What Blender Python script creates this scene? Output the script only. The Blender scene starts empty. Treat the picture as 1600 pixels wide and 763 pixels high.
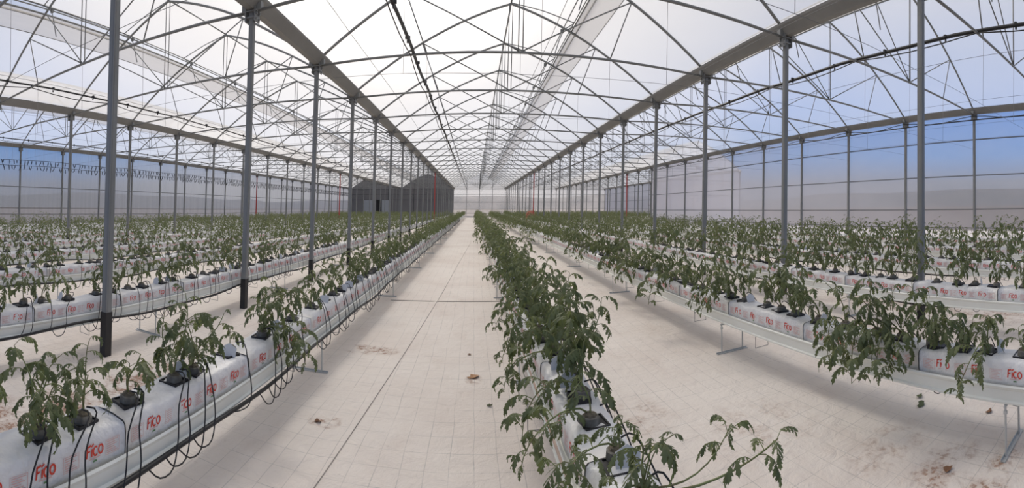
import bpy, math, random
import numpy as np
from mathutils import Matrix, Vector

# ------------------------------------------------------------------ camera
C = bpy.context.scene.collection
SC = bpy.context.scene
F_PX, X0, Y0, ASP = 668.43, 740.5, 312.5, 1.0905      # 1600 x 763 panorama: pixels per radian, centre column, horizon row
PITCH, ROLL, EYE = 0.0171, -0.0006, 1.539
cam = bpy.data.cameras.new('camera')
cam.type = 'PANO'
cam.panorama_type = 'CENTRAL_CYLINDRICAL'
cam.central_cylindrical_range_u_min = -X0 / F_PX
cam.central_cylindrical_range_u_max = (1600 - X0) / F_PX
cam.central_cylindrical_range_v_min = -(763 - Y0) / (F_PX * ASP)
cam.central_cylindrical_range_v_max = Y0 / (F_PX * ASP)
cam.central_cylindrical_radius = 1.0
cam.clip_end = 3000
cam_o = bpy.data.objects.new('camera', cam)
C.objects.link(cam_o)
cp, sp, cr, sr = math.cos(PITCH), math.sin(PITCH), math.cos(ROLL), math.sin(ROLL)
RM = np.array([[cr, 0, sr], [0, 1, 0], [-sr, 0, cr]]) @ np.array([[1, 0, 0], [0, cp, sp], [0, -sp, cp]])
m4 = Matrix.Identity(4)
for i in range(3):
    m4[i][0], m4[i][1], m4[i][2] = RM[0][i], RM[2][i], -RM[1][i]
m4.translation = (0, 0, EYE)
cam_o.matrix_world = m4
SC.camera = cam_o

# ------------------------------------------------------------------ light
SUN_AZ, SUN_EL = math.radians(-11), math.radians(41)
SUN_DIR = (math.sin(SUN_AZ) * math.cos(SUN_EL), math.cos(SUN_AZ) * math.cos(SUN_EL), math.sin(SUN_EL))
world = bpy.data.worlds.new('sky')
SC.world = world
world.use_nodes = True
wn, wl = world.node_tree.nodes, world.node_tree.links
wn.clear()
def wnode(t, **k):
    n = wn.new(t)
    for a, b in k.items():
        setattr(n, a, b)
    return n
tc = wnode('ShaderNodeTexCoord')
dot = wnode('ShaderNodeVectorMath', operation='DOT_PRODUCT')
dot.inputs[1].default_value = SUN_DIR
wl.new(tc.outputs['Generated'], dot.inputs[0])
sep = wnode('ShaderNodeSeparateXYZ')
wl.new(tc.outputs['Generated'], sep.inputs[0])
ramp = wnode('ShaderNodeValToRGB')                    # elevation -> blue haze
el = ramp.color_ramp.elements
el[0].position, el[0].color = 0.0, (0.20, 0.205, 0.23, 1)
el[1].position, el[1].color = 1.0, (0.40, 0.43, 0.52, 1)
for p_, c_ in ((0.045, (0.22, 0.24, 0.29, 1)), (0.10, (0.15, 0.30, 0.58, 1)), (0.20, (0.125, 0.30, 0.70, 1)), (0.5, (0.32, 0.345, 0.42, 1))):
    e = el.new(p_); e.color = c_
wl.new(sep.outputs['Z'], ramp.inputs[0])
glow = wnode('ShaderNodeMapRange', interpolation_type='SMOOTHSTEP')   # broad milky veil round the sun
glow.inputs['From Min'].default_value, glow.inputs['From Max'].default_value = 0.56, 1.0
wl.new(dot.outputs['Value'], glow.inputs['Value'])
core = wnode('ShaderNodeMapRange', interpolation_type='SMOOTHERSTEP')
core.inputs['From Min'].default_value, core.inputs['From Max'].default_value = 0.86, 1.0
core.inputs['To Max'].default_value = 1.6
wl.new(dot.outputs['Value'], core.inputs['Value'])
mix = wnode('ShaderNodeMix', data_type='RGBA')
wl.new(glow.outputs[0], mix.inputs[0])
wl.new(ramp.outputs[0], mix.inputs[6])
mix.inputs[7].default_value = (0.98, 0.92, 0.85, 1)
addc = wnode('ShaderNodeMix', data_type='RGBA', blend_type='ADD', clamp_factor=False)
wl.new(core.outputs[0], addc.inputs[0])
wl.new(mix.outputs[2], addc.inputs[6])
addc.inputs[7].default_value = (1.0, 0.95, 0.88, 1)
bg = wnode('ShaderNodeBackground')
bg.inputs['Strength'].default_value = 1.0
wl.new(addc.outputs[2], bg.inputs[0])
wo = wnode('ShaderNodeOutputWorld')
wl.new(bg.outputs[0], wo.inputs[0])
sun = bpy.data.lights.new('sun', 'SUN')
sun.energy, sun.angle, sun.color = 2.1, math.radians(11), (1.0, 0.93, 0.84)
sun_o = bpy.data.objects.new('sun', sun)
C.objects.link(sun_o)
sun_o.rotation_euler = Vector(SUN_DIR).to_track_quat('Z', 'Y').to_euler()
vs = SC.view_settings
vs.view_transform, vs.look, vs.gamma, vs.use_curve_mapping = 'Standard', 'None', 1.0, False
vs.exposure = 0.3
SC.cycles.max_bounces = 10
SC.cycles.transparent_max_bounces = 24
SC.cycles.use_denoising = True

# ------------------------------------------------------------------ helpers
PI = math.pi
SH = 0.0285          # the frame of the greenhouse leans a little
rnd = random.Random(7)

class MB:
    def __init__(s): s.v, s.f, s.m = [], [], []
    def add(s, V, F, mi=0):
        b = len(s.v)
        s.v.extend(tuple(p) for p in V)
        s.f.extend(tuple(i + b for i in f) for f in F)
        s.m.extend([mi] * len(F))
    def box(s, c, d, mi=0, rot=None):
        x, y, z = d[0] / 2, d[1] / 2, d[2] / 2
        V = [(-x, -y, -z), (x, -y, -z), (x, y, -z), (-x, y, -z), (-x, -y, z), (x, -y, z), (x, y, z), (-x, y, z)]
        if rot is not None: V = [rot @ Vector(p) for p in V]
        V = [(p[0] + c[0], p[1] + c[1], p[2] + c[2]) for p in V]
        s.add(V, [(0, 3, 2, 1), (4, 5, 6, 7), (0, 1, 5, 4), (1, 2, 6, 5), (2, 3, 7, 6), (3, 0, 4, 7)], mi)
    def tube(s, pts, r, n=6, mi=0, caps=True):
        P = [Vector(p) for p in pts]
        R = r if isinstance(r, (list, tuple)) else [r] * len(P)
        V, F = [], []
        prev = None
        for i, p in enumerate(P):
            t = (P[min(i + 1, len(P) - 1)] - P[max(i - 1, 0)]).normalized()
            a = prev if prev is not None else (Vector((0, 0, 1)) if abs(t.z) < 0.9 else Vector((1, 0, 0)))
            u = (a - t * a.dot(t)).normalized(); prev = u
            w = t.cross(u)
            for k in range(n):
                an = 2 * PI * (k + 0.5) / n
                V.append(p + (u * math.cos(an) + w * math.sin(an)) * R[i])
        for i in range(len(P) - 1):
            for k in range(n):
                F.append((i * n + k, i * n + (k + 1) % n, (i + 1) * n + (k + 1) % n, (i + 1) * n + k))
        if caps:
            F.append(tuple(range(n - 1, -1, -1))); F.append(tuple((len(P) - 1) * n + k for k in range(n)))
        s.add(V, F, mi)
    def profile(s, prof, ys, mi=0, closed=False, rot=False):       # (x,z) profile swept along y
        V, F = [], []
        n = len(prof)
        for y in ys: V += [(p[0], y, p[1]) for p in prof]
        for i in range(len(ys) - 1):
            for k in range(n if closed else n - 1):
                F.append((i * n + k, i * n + (k + 1) % n, (i + 1) * n + (k + 1) % n, (i + 1) * n + k))
        if closed:
            F.append(tuple(range(n))); F.append(tuple((len(ys) - 1) * n + k for k in range(n - 1, -1, -1)))
        s.add(V, F, mi)
    def shear(s): s.v = [(x + SH * z, y, z) for x, y, z in s.v]; return s
    def mesh(s, name, mats, smooth=False):
        me = bpy.data.meshes.new(name)
        me.from_pydata([tuple(p) for p in s.v], [], s.f)
        for m in (mats if isinstance(mats, (list, tuple)) else [mats]): me.materials.append(m)
        if any(s.m): me.polygons.foreach_set('material_index', s.m)
        if smooth: me.polygons.foreach_set('use_smooth', [True] * len(me.polygons))
        me.update()
        return me

def obj(name, data, parent=None, loc=(0, 0, 0), rot=None, scale=None):
    o = bpy.data.objects.new(name, data)
    C.objects.link(o)
    o.location = loc
    if rot is not None: o.rotation_euler = rot
    if scale is not None: o.scale = scale if isinstance(scale, (list, tuple)) else (scale,) * 3
    if parent is not None: o.parent = parent
    return o
def tag(o, label=None, cat=None, group=None, kind=None):
    for k, v in (('label', label), ('category', cat), ('group', group), ('kind', kind)):
        if v: o[k] = v
    return o
def thing(name, label, cat, loc=(0, 0, 0), group=None):
    return tag(obj(name, None, loc=loc), label, cat, group)
def nth(n):
    return '%d%s' % (n, 'th' if 10 <= n % 100 <= 20 else {1: 'st', 2: 'nd', 3: 'rd'}.get(n % 10, 'th'))

# ------------------------------------------------------------------ materials
def mat(name, col, rough=0.6, metal=0.0, spec=0.5, noise=None, bump=None):
    m = bpy.data.materials.new(name); m.use_nodes = True
    nt = m.node_tree; b = nt.nodes['Principled BSDF']
    b.inputs['Base Color'].default_value = (*col, 1)
    b.inputs['Roughness'].default_value = rough; b.inputs['Metallic'].default_value = metal
    b.inputs['Specular IOR Level'].default_value = spec
    t = None
    if noise or bump:
        t = nt.nodes.new('ShaderNodeTexCoord')
    if noise:
        sc_, amt, col2 = noise
        nz = nt.nodes.new('ShaderNodeTexNoise'); nz.inputs['Scale'].default_value = sc_; nz.inputs['Detail'].default_value = 4
        nt.links.new(t.outputs['Object'], nz.inputs['Vector'])
        mr = nt.nodes.new('ShaderNodeMapRange'); mr.inputs[1].default_value = 0.35; mr.inputs[2].default_value = 0.7; mr.inputs[4].default_value = amt
        nt.links.new(nz.outputs[0], mr.inputs[0])
        mx = nt.nodes.new('ShaderNodeMix'); mx.data_type = 'RGBA'
        mx.inputs[6].default_value = (*col, 1); mx.inputs[7].default_value = (*col2, 1)
        nt.links.new(mr.outputs[0], mx.inputs[0]); nt.links.new(mx.outputs[2], b.inputs['Base Color'])
    if bump:
        nb = nt.nodes.new('ShaderNodeTexNoise'); nb.inputs['Scale'].default_value = bump[0]; nb.inputs['Detail'].default_value = 3
        nt.links.new(t.outputs['Object'], nb.inputs['Vector'])
        bp = nt.nodes.new('ShaderNodeBump'); bp.inputs['Strength'].default_value = bump[1]; bp.inputs['Distance'].default_value = 0.02
        nt.links.new(nb.outputs[0], bp.inputs['Height']); nt.links.new(bp.outputs[0], b.inputs['Normal'])
    return m

def film_mat(name, trans, tint, scatter, streak=None, gloss=0.04, graze=0.3, gpow=2.0):
    """Diffusing greenhouse film: part of the light goes straight through, the rest is scattered forward."""
    m = bpy.data.materials.new(name); m.use_nodes = True
    nt = m.node_tree; N, L = nt.nodes, nt.links; N.clear()
    tr = N.new('ShaderNodeBsdfTransparent'); tr.inputs[0].default_value = (*tint, 1)
    tl = N.new('ShaderNodeBsdfTranslucent'); tl.inputs[0].default_value = (*scatter, 1)
    df = N.new('ShaderNodeBsdfDiffuse'); df.inputs[0].default_value = (*scatter, 1)
    m1 = N.new('ShaderNodeMixShader'); m1.inputs[0].default_value = 0.25
    L.new(tl.outputs[0], m1.inputs[1]); L.new(df.outputs[0], m1.inputs[2])
    m2 = N.new('ShaderNodeMixShader')
    L.new(m1.outputs[0], m2.inputs[1]); L.new(tr.outputs[0], m2.inputs[2])
    t = N.new('ShaderNodeTexCoord')
    nz = N.new('ShaderNodeTexNoise'); nz.inputs['Scale'].default_value = 0.35; nz.inputs['Detail'].default_value = 3
    mp = N.new('ShaderNodeMapping')
    if streak: mp.inputs['Scale'].default_value = streak
    L.new(t.outputs['Object'], mp.inputs[0]); L.new(mp.outputs[0], nz.inputs['Vector'])
    mr = N.new('ShaderNodeMapRange'); mr.inputs[1].default_value = 0.3; mr.inputs[2].default_value = 0.7
    mr.inputs[3].default_value = trans - 0.08; mr.inputs[4].default_value = trans + 0.08
    L.new(nz.outputs[0], mr.inputs[0])
    lw = N.new('ShaderNodeLayerWeight'); lw.inputs[0].default_value = 0.5      # at grazing angles the sheet is thicker to look through
    pw = N.new('ShaderNodeMath'); pw.operation = 'POWER'; pw.inputs[1].default_value = gpow; L.new(lw.outputs['Facing'], pw.inputs[0])
    mm = N.new('ShaderNodeMath'); mm.operation = 'MULTIPLY_ADD'; mm.inputs[1].default_value = -graze; mm.inputs[2].default_value = 1.0; L.new(pw.outputs[0], mm.inputs[0])
    tm = N.new('ShaderNodeMath'); tm.operation = 'MULTIPLY'; L.new(mr.outputs[0], tm.inputs[0]); L.new(mm.outputs[0], tm.inputs[1])
    L.new(tm.outputs[0], m2.inputs[0])
    gl = N.new('ShaderNodeBsdfGlossy'); gl.inputs['Roughness'].default_value = 0.35
    m3 = N.new('ShaderNodeMixShader'); m3.inputs[0].default_value = gloss
    L.new(m2.outputs[0], m3.inputs[1]); L.new(gl.outputs[0], m3.inputs[2])
    out = N.new('ShaderNodeOutputMaterial'); L.new(m3.outputs[0], out.inputs[0])
    return m

M = {}
M['steel'] = mat('galvanised_steel', (0.235, 0.24, 0.235), 0.5, 0.1, noise=(3, 0.5, (0.18, 0.185, 0.18)))
M['gutter'] = mat('gutter_steel', (0.25, 0.245, 0.23), 0.55, 0.1, noise=(1.5, 0.6, (0.19, 0.185, 0.175)))
M['red'] = mat('red_paint', (0.42, 0.055, 0.045), 0.5)
M['black'] = mat('black_plastic', (0.012, 0.012, 0.014), 0.45)
M['sleeve'] = mat('black_sleeve', (0.016, 0.016, 0.018), 0.6, noise=(6, 0.4, (0.04, 0.035, 0.03)))
M['roof'] = film_mat('roof_film', 0.50, (0.95, 0.95, 0.95), (0.90, 0.89, 0.88), (0.5, 0.25, 0.5))
M['screen'] = film_mat('vent_screen', 0.36, (0.80, 0.78, 0.77), (0.62, 0.60, 0.58), (6, 0.3, 6))
M['wall'] = film_mat('wall_film', 0.73, (0.92, 0.94, 0.97), (0.86, 0.81, 0.81), (1, 0.6, 1.2), 0.04, 0.95, 0.9)
M['ribbed'] = film_mat('ribbed_wall_sheet', 0.62, (0.93, 0.95, 0.98), (0.52, 0.52, 0.56), (1, 9, 0.3), 0.04, 0.7, 1.1)
M['trough'] = mat('trough_white', (0.82, 0.83, 0.77), 0.4, noise=(2, 0.5, (0.66, 0.66, 0.60)))
M['rust'] = mat('trough_stained_lip', (0.62, 0.50, 0.42), 0.5, noise=(5, 0.9, (0.40, 0.22, 0.15)))
M['bag'] = mat('white_bag_film', (0.75, 0.74, 0.73), 0.45, noise=(5, 0.3, (0.65, 0.64, 0.63)), bump=(22, 0.6))
M['flap'] = mat('flap_grey_film', (0.58, 0.585, 0.60), 0.5)
M['ink'] = mat('red_ink', (0.62, 0.045, 0.02), 0.6)
M['paleink'] = mat('pale_red_ink', (0.68, 0.40, 0.36), 0.6)
M['greenink'] = mat('green_ink', (0.10, 0.22, 0.09), 0.6)
M['cube'] = mat('rockwool', (0.16, 0.135, 0.10), 0.95, noise=(40, 0.8, (0.07, 0.06, 0.04)), bump=(60, 0.5))
M['wrap'] = mat('cube_wrapper', (0.21, 0.20, 0.175), 0.7, noise=(30, 0.8, (0.09, 0.08, 0.065)))
M['wire'] = mat('wire', (0.20, 0.20, 0.20), 0.5, 0.6)
M['string'] = mat('string', (0.30, 0.30, 0.30), 0.8)
M['zinc'] = mat('zinc_bar', (0.50, 0.51, 0.50), 0.45, 0.3)
M['grey'] = mat('grey_sheet', (0.145, 0.143, 0.145), 0.7, noise=(0.5, 0.5, (0.18, 0.178, 0.18)))
M['greylight'] = mat('pale_grey_sheet', (0.30, 0.32, 0.34), 0.7)
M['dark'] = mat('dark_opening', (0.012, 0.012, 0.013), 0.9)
M['greyrail'] = mat('dark_grey_bar', (0.06, 0.06, 0.065), 0.6)
M['backbar'] = mat('back_wall_bar', (0.12, 0.125, 0.13), 0.6)
M['skirt'] = mat('pale_skirting', (0.62, 0.60, 0.58), 0.7)
M['stem'] = mat('green_stem', (0.16, 0.20, 0.065), 0.6, noise=(9, 0.7, (0.20, 0.13, 0.07)))
M['soil'] = mat('outside_soil', (0.13, 0.098, 0.08), 0.95, noise=(0.15, 0.8, (0.09, 0.08, 0.06)))
M['hill'] = mat('hazed_hill', (0.085, 0.092, 0.10), 0.95, noise=(0.02, 0.8, (0.11, 0.11, 0.11)))  # distance haze is put into this blue-grey hill colour, there is no fog
M['deadleaf'] = mat('dead_leaf', (0.20, 0.10, 0.05), 0.8)
M['orange'] = mat('orange_tarpaulin', (0.50, 0.19, 0.12), 0.7)

def leaf_mat(name, c1, c2, ct):
    m = bpy.data.materials.new(name); m.use_nodes = True
    nt = m.node_tree; N, L = nt.nodes, nt.links; N.clear()
    t = N.new('ShaderNodeTexCoord'); g = N.new('ShaderNodeNewGeometry')
    nz = N.new('ShaderNodeTexNoise'); nz.inputs['Scale'].default_value = 7; nz.inputs['Detail'].default_value = 2
    L.new(g.outputs['Position'], nz.inputs['Vector'])
    mr = N.new('ShaderNodeMapRange'); mr.inputs[1].default_value = 0.3; mr.inputs[2].default_value = 0.7
    L.new(nz.outputs[0], mr.inputs[0])
    mx = N.new('ShaderNodeMix'); mx.data_type = 'RGBA'
    mx.inputs[6].default_value = (*c1, 1); mx.inputs[7].default_value = (*c2, 1)
    L.new(mr.outputs[0], mx.inputs[0])
    p = N.new('ShaderNodeBsdfPrincipled'); p.inputs['Roughness'].default_value = 0.55
    p.inputs['Specular IOR Level'].default_value = 0.3
    L.new(mx.outputs[2], p.inputs['Base Color'])
    tl = N.new('ShaderNodeBsdfTranslucent'); tl.inputs[0].default_value = (*ct, 1)
    ms = N.new('ShaderNodeMixShader'); ms.inputs[0].default_value = 0.33
    L.new(p.outputs[0], ms.inputs[1]); L.new(tl.outputs[0], ms.inputs[2])
    o = N.new('ShaderNodeOutputMaterial'); L.new(ms.outputs[0], o.inputs[0])
    return m
M['leaf'] = leaf_mat('tomato_leaf', (0.078, 0.108, 0.050), (0.165, 0.185, 0.098), (0.22, 0.26, 0.09))

# floor: white woven ground cover with ruled lines, seams' dirt and earth stains
def floor_mat():
    m = bpy.data.materials.new('woven_ground_cover'); m.use_nodes = True
    nt = m.node_tree; N, L = nt.nodes, nt.links
    b = N['Principled BSDF']; b.inputs['Roughness'].default_value = 0.8; b.inputs['Specular IOR Level'].default_value = 0.25
    t = N.new('ShaderNodeTexCoord'); s = N.new('ShaderNodeSeparateXYZ'); L.new(t.outputs['Object'], s.inputs[0])
    def math_(op, a, b_=None, c=None):
        n = N.new('ShaderNodeMath'); n.operation = op
        for i, v in enumerate((a, b_, c)):
            if v is None: continue
            if isinstance(v, (int, float)): n.inputs[i].default_value = v
            else: L.new(v, n.inputs[i])
        return n.outputs[0]
    wob = N.new('ShaderNodeTexNoise'); wob.inputs['Scale'].default_value = 1.3; L.new(t.outputs['Object'], wob.inputs['Vector'])
    wv = math_('MULTIPLY_ADD', wob.outputs[0], 0.05, -0.025)
    def lines(c, step, half):
        a = math_('PINGPONG', math_('ADD', c, wv), step / 2)
        return math_('LESS_THAN', a, half)
    gx = lines(s.outputs[0], 0.158, 0.0026); gy = lines(s.outputs[1], 0.21, 0.0023)
    grid = math_('MULTIPLY', math_('MAXIMUM', gx, gy), 0.5)
    def noise(scale, lo, hi, detail=6, sx=1, sy=1):
        n = N.new('ShaderNodeTexNoise'); n.inputs['Scale'].default_value = scale; n.inputs['Detail'].default_value = detail
        n.inputs['Roughness'].default_value = 0.62
        mp = N.new('ShaderNodeMapping'); mp.inputs['Scale'].default_value = (sx, sy, 1)
        L.new(t.outputs['Object'], mp.inputs[0]); L.new(mp.outputs[0], n.inputs['Vector'])
        r = N.new('ShaderNodeMapRange'); r.interpolation_type = 'SMOOTHSTEP'; r.inputs[1].default_value = lo; r.inputs[2].default_value = hi
        L.new(n.outputs[0], r.inputs[0]); return r.outputs[0]
    def mixc(f, a, col):
        mx = N.new('ShaderNodeMix'); mx.data_type = 'RGBA'
        L.new(f, mx.inputs[0])
        if isinstance(a, tuple): mx.inputs[6].default_value = (*a, 1)
        else: L.new(a, mx.inputs[6])
        mx.inputs[7].default_value = (*col, 1); return mx.outputs[2]
    col = mixc(noise(0.5, 0.35, 0.7), (0.765, 0.705, 0.645), (0.69, 0.615, 0.555))
    col = mixc(math_('MULTIPLY', noise(3.0, 0.5, 0.8, sx=1, sy=0.4), 0.35), col, (0.53, 0.43, 0.37))
    col = mixc(math_('MULTIPLY', noise(14, 0.60, 0.78), 0.30), col, (0.36, 0.27, 0.22))
    # patches of washed-in red earth
    pn = noise(5, 0.40, 0.60)
    fine = noise(24, 0.45, 0.62)
    tot = None
    for (x, y, rx, ry, k) in EARTH:
        dx = math_('DIVIDE', math_('SUBTRACT', s.outputs[0], x), rx); dy = math_('DIVIDE', math_('SUBTRACT', s.outputs[1], y), ry)
        d = math_('ADD', math_('MULTIPLY', dx, dx), math_('MULTIPLY', dy, dy))
        e = math_('MULTIPLY', math_('MAXIMUM', math_('SUBTRACT', 1.0, d), 0.0), k)
        tot = e if tot is None else math_('MAXIMUM', tot, e)
    ef = math_('MULTIPLY', tot, math_('MULTIPLY_ADD', math_('MULTIPLY', pn, fine), 0.9, math_('MULTIPLY', pn, 0.35)))
    ef = math_('MINIMUM', ef, 0.9)
    col = mixc(ef, col, (0.30, 0.165, 0.105))
    grid = math_('MULTIPLY', grid, math_('MULTIPLY_ADD', noise(2.2, 0.35, 0.62), 0.75, 0.25))
    col = mixc(grid, col, (0.30, 0.29, 0.28))
    L.new(col, b.inputs['Base Color'])
    nb = N.new('ShaderNodeTexNoise'); nb.inputs['Scale'].default_value = 7; nb.inputs['Detail'].default_value = 8; nb.inputs['Roughness'].default_value = 0.65; nb.inputs['Distortion'].default_value = 0.6
    L.new(t.outputs['Object'], nb.inputs['Vector'])
    bp = N.new('ShaderNodeBump'); bp.inputs['Strength'].default_value = 0.5; bp.inputs['Distance'].default_value = 0.05
    L.new(nb.outputs[0], bp.inputs['Height']); L.new(bp.outputs[0], b.inputs['Normal'])
    return m
EARTH = [(-2.72, 2.0, 0.6, 0.6, 1.9), (-2.85, 2.9, 0.36, 0.5, 1.9), (-2.9, 1.5, 0.7, 0.4, 1.1), (-3.0, 3.3, 0.22, 0.3, 1.0), (-2.4, 2.4, 0.5, 0.5, 0.7), (2.45, 1.70, 0.45, 0.25, 0.55), (2.35, 1.25, 0.5, 0.22, 0.75), (2.5, 0.95, 0.4, 0.2, 0.9), (1.7, 1.1, 0.9, 0.5, 0.35), (2.0, 2.6, 0.6, 0.5, 0.35), (-1.2, 4.93, 0.38, 0.2, 1.2), (6.2, 2.4, 0.9, 1.0, 0.9), (5.9, 4.0, 0.6, 1.6, 0.7), (-0.0, 4.2, 0.10, 0.14, 1.0), (1.3, 3.2, 0.3, 0.4, 0.5), (-1.15, 3.2, 0.15, 0.15, 1.2)]
M['floor'] = floor_mat()

# ------------------------------------------------------------------ the setting
XL, SPAN, BAY, Y_FIRST = -3.63, 9.0, 2.963, 3.141
FR = [Y_FIRST + BAY * i for i in range(-1, 25)]            # frames along the house
Y_END, Y_START, ZG = FR[-1], FR[0] - BAY * 0.5, 4.5
PX = {-2: XL - 18, -1: XL - 9, 0: XL, 1: XL + 9, 2: XL + 18, 3: XL + 27}
I_STEP = 11                                                # the house is one span wider from this frame on
Y_STEP = FR[I_STEP]

def grid_plane(x0, x1, y0, y1, nx, ny, z=0.0, wave=0.0, seed=1):
    r = random.Random(seed); mb = MB()
    V = [(x0 + (x1 - x0) * i / nx, y0 + (y1 - y0) * j / ny, z + r.uniform(-wave, wave)) for j in range(ny + 1) for i in range(nx + 1)]
    Fs = [(j * (nx + 1) + i, j * (nx + 1) + i + 1, (j + 1) * (nx + 1) + i + 1, (j + 1) * (nx + 1) + i) for j in range(ny) for i in range(nx)]
    mb.add(V, Fs); return mb
tag(obj('floor', grid_plane(PX[-2] - 0.3, PX[3] + 0.3, Y_START, Y_END + 0.6, 1, 1).mesh('floor', M['floor'])), kind='structure')
tag(obj('ground', grid_plane(-600, 600, -300, 900, 12, 12, -0.06).mesh('ground', M['soil'])), kind='structure')

def ridge(name, x0, y0, x1, y1, h, seed, depth=60):
    r = random.Random(seed); mb = MB(); n = 40; V = []
    d = Vector((x1 - x0, y1 - y0, 0)); nrm = Vector((-d.y, d.x, 0)).normalized()
    ph = [r.uniform(0, 6.28) for _ in range(5)]
    for i in range(n + 1):
        t = i / n
        hh = h * (0.72 + 0.16 * math.sin(5 * t + ph[0]) + 0.10 * math.sin(13 * t + ph[1]) + 0.05 * math.sin(31 * t + ph[2]))
        p = Vector((x0, y0, 0)) + d * t
        for k, f in ((-1, 0.0), (-0.45, 0.62), (0, 1.0), (0.5, 0.6), (1, 0.0)):
            q = p + nrm * (depth * k)
            V.append((q.x, q.y, hh * f - 0.3))
    F = [(i * 5 + k, (i + 1) * 5 + k, (i + 1) * 5 + k + 1, i * 5 + k + 1) for i in range(n) for k in range(4)]
    mb.add(V, F)
    tag(obj('hill', mb.mesh(name, M['hill'], True)), kind='structure')
ridge('hill', 260, -260, 330, 520, 17, 1)
ridge('hill', 330, 560, -330, 560, 19, 2)
ridge('hill', -300, 520, -260, -260, 14, 3)

# --- the posts -------------------------------------------------------------
P_W = 0.08
def post_meshes(col):
    a = MB(); w = P_W / 2
    for x, y, dx, dy in ((0, 0, P_W, P_W),): a.box((0, 0, 2.25), (dx, dy, 4.5))
    for sx in (-1, 1): a.box((sx * (w + 0.001), 0, 2.25), (0.004, P_W * 0.55, 4.46))        # pressed rib on each side
    for sy in (-1, 1): a.box((0, sy * (w + 0.001), 2.25), (P_W * 0.55, 0.004, 4.46))
    s = MB(); s.box((0, 0, 0.225), (P_W + 0.012, P_W + 0.012, 0.45))
    b = MB(); b.box((0, 0, 4.40), (0.19, 0.14, 0.02)); b.box((-0.085, 0, 4.44), (0.016, 0.17, 0.22)); b.box((0.085, 0, 4.44), (0.016, 0.17, 0.22)); b.box((-0.13, 0, 4.56), (0.10, 0.09, 0.12)); b.box((0.13, 0, 4.56), (0.10, 0.09, 0.12))
    b.box((0, 0, 4.49), (0.24, 0.16, 0.02))
    for sx in (-1, 1):
        for sy in (-1, 1): b.box((sx * 0.10, sy * 0.05, 4.45), (0.04, 0.03, 0.03)); b.box((sx * 0.10, sy * 0.05, 4.37), (0.03, 0.024, 0.024))
    return a.shear().mesh('post_shaft', col), s.shear().mesh('post_sleeve', M['sleeve']), b.shear().mesh('post_bracket', M['steel'])
PM, PMR = post_meshes(M['steel']), post_meshes(M['red'])
ROWNAME = {-2: 'along the hook-hung wall', -1: 'in the line before the partition door', 0: 'between walkway and partition', 1: 'between centre row and blue wall', 2: 'along the blue wall', 3: 'along the far corner wall'}
for k in range(-2, 4):
    n = 0
    for i, y in enumerate(FR):
        if k == 3 and i < I_STEP: continue
        if k > 0 and y < PX[k] / 3.36 - 1.2 or k <= 0 and y < -PX[k] / 2.02 - 1.2: continue
        n += 1
        red = i == 13 and k in (-2, -1, 0, 1, 2)
        lab = ('red-painted square steel post ' if red else 'grey steel post, %s from the camera, ' % nth(n)) + ROWNAME[k]
        t = thing('steel_post', lab, 'post', (PX[k], y, 0), 'steel posts of the greenhouse')
        m3 = PMR if red else PM
        obj('shaft', m3[0], t); obj('black_sleeve', m3[1], t); obj('bracket', m3[2], t)

# --- the trusses -------------------------------------------------------------
def za(u): u = abs(u); return 6.89 - 0.29 * u - 0.047 * u * u
def truss_meshes(vs_):
    """Meshes of one frame; origin at the ground under the span's middle; vs_ = side of the vent (-1 / 1)."""
    out = []
    a = MB(); a.tube([(u, 0, za(u) - 0.03) for u in np.linspace(-4.42, 4.42, 25)], 0.030, 6); out.append(('arch', a, M['steel']))
    a = MB(); a.tube([(u, 0, 4.50 + 0.09 * (1 - (u / 4.4) ** 2)) for u in np.linspace(-4.42, 4.42, 9)], 0.026, 6); out.append(('tie_bar', a, M['steel']))
    for s in (-1, 1):
        a = MB(); a.tube([(0.05 * s, 0.02 * s, 4.6), (0.05 * s, 0.02 * s, 6.85)], 0.013, 5); out.append(('king_post', a, M['steel']))
        a = MB(); a.tube([(0, 0, 4.6), (2.5 * s, 0, za(2.5) - 0.03)], 0.015, 5); out.append(('web_bar', a, M['steel']))
        a = MB(); a.tube([(2.5 * s, 0, za(2.5) - 0.03), (2.0 * s, 0, 4.57)], 0.015, 5); out.append(('strut', a, M['steel']))
    if vs_ < 0:
        a = MB(); a.tube([(0, 0, 4.6), (1.7 * vs_, 0, za(1.7) - 0.03)], 0.014, 5); out.append(('web_bar', a, M['steel']))
    for u in (-2.0, 0.0, 2.0):
        a = MB(); a.tube([(u, 0, 4.57), (u + 0.01, 0.02, 3.33)], 0.0035, 4); out.append(('hanging_string', a, M['string']))
    a = MB(); a.tube([(u, 0.03, 3.33 - 0.02 * math.cos(u)) for u in np.linspace(-4.5, 4.5, 9)], 0.003, 4); out.append(('cross_wire', a, M['wire']))
    return [(n_, m_.shear().mesh(n_, mt_, True)) for n_, m_, mt_ in out]
TM = {-1: truss_meshes(-1), 1: truss_meshes(1)}
SPANS = {-2: ('the hook-wall span', -1), -1: ('the partition-side span', -1), 0: ('the central span', 1), 1: ('the blue-wall span', -1), 2: ('the far corner span', -1)}
for k, (nm, side) in SPANS.items():
    n = 0
    for i, y in enumerate(FR):
        if k == 2 and i < I_STEP: continue
        n += 1
        t = thing('roof_truss', 'arched grey tube truss, %s from the camera over %s' % (nth(n), nm), 'truss', (PX[k] + 4.5, y, 0), 'arched roof trusses')
        for n_, me in TM[side]: obj(n_, me, t)

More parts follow.
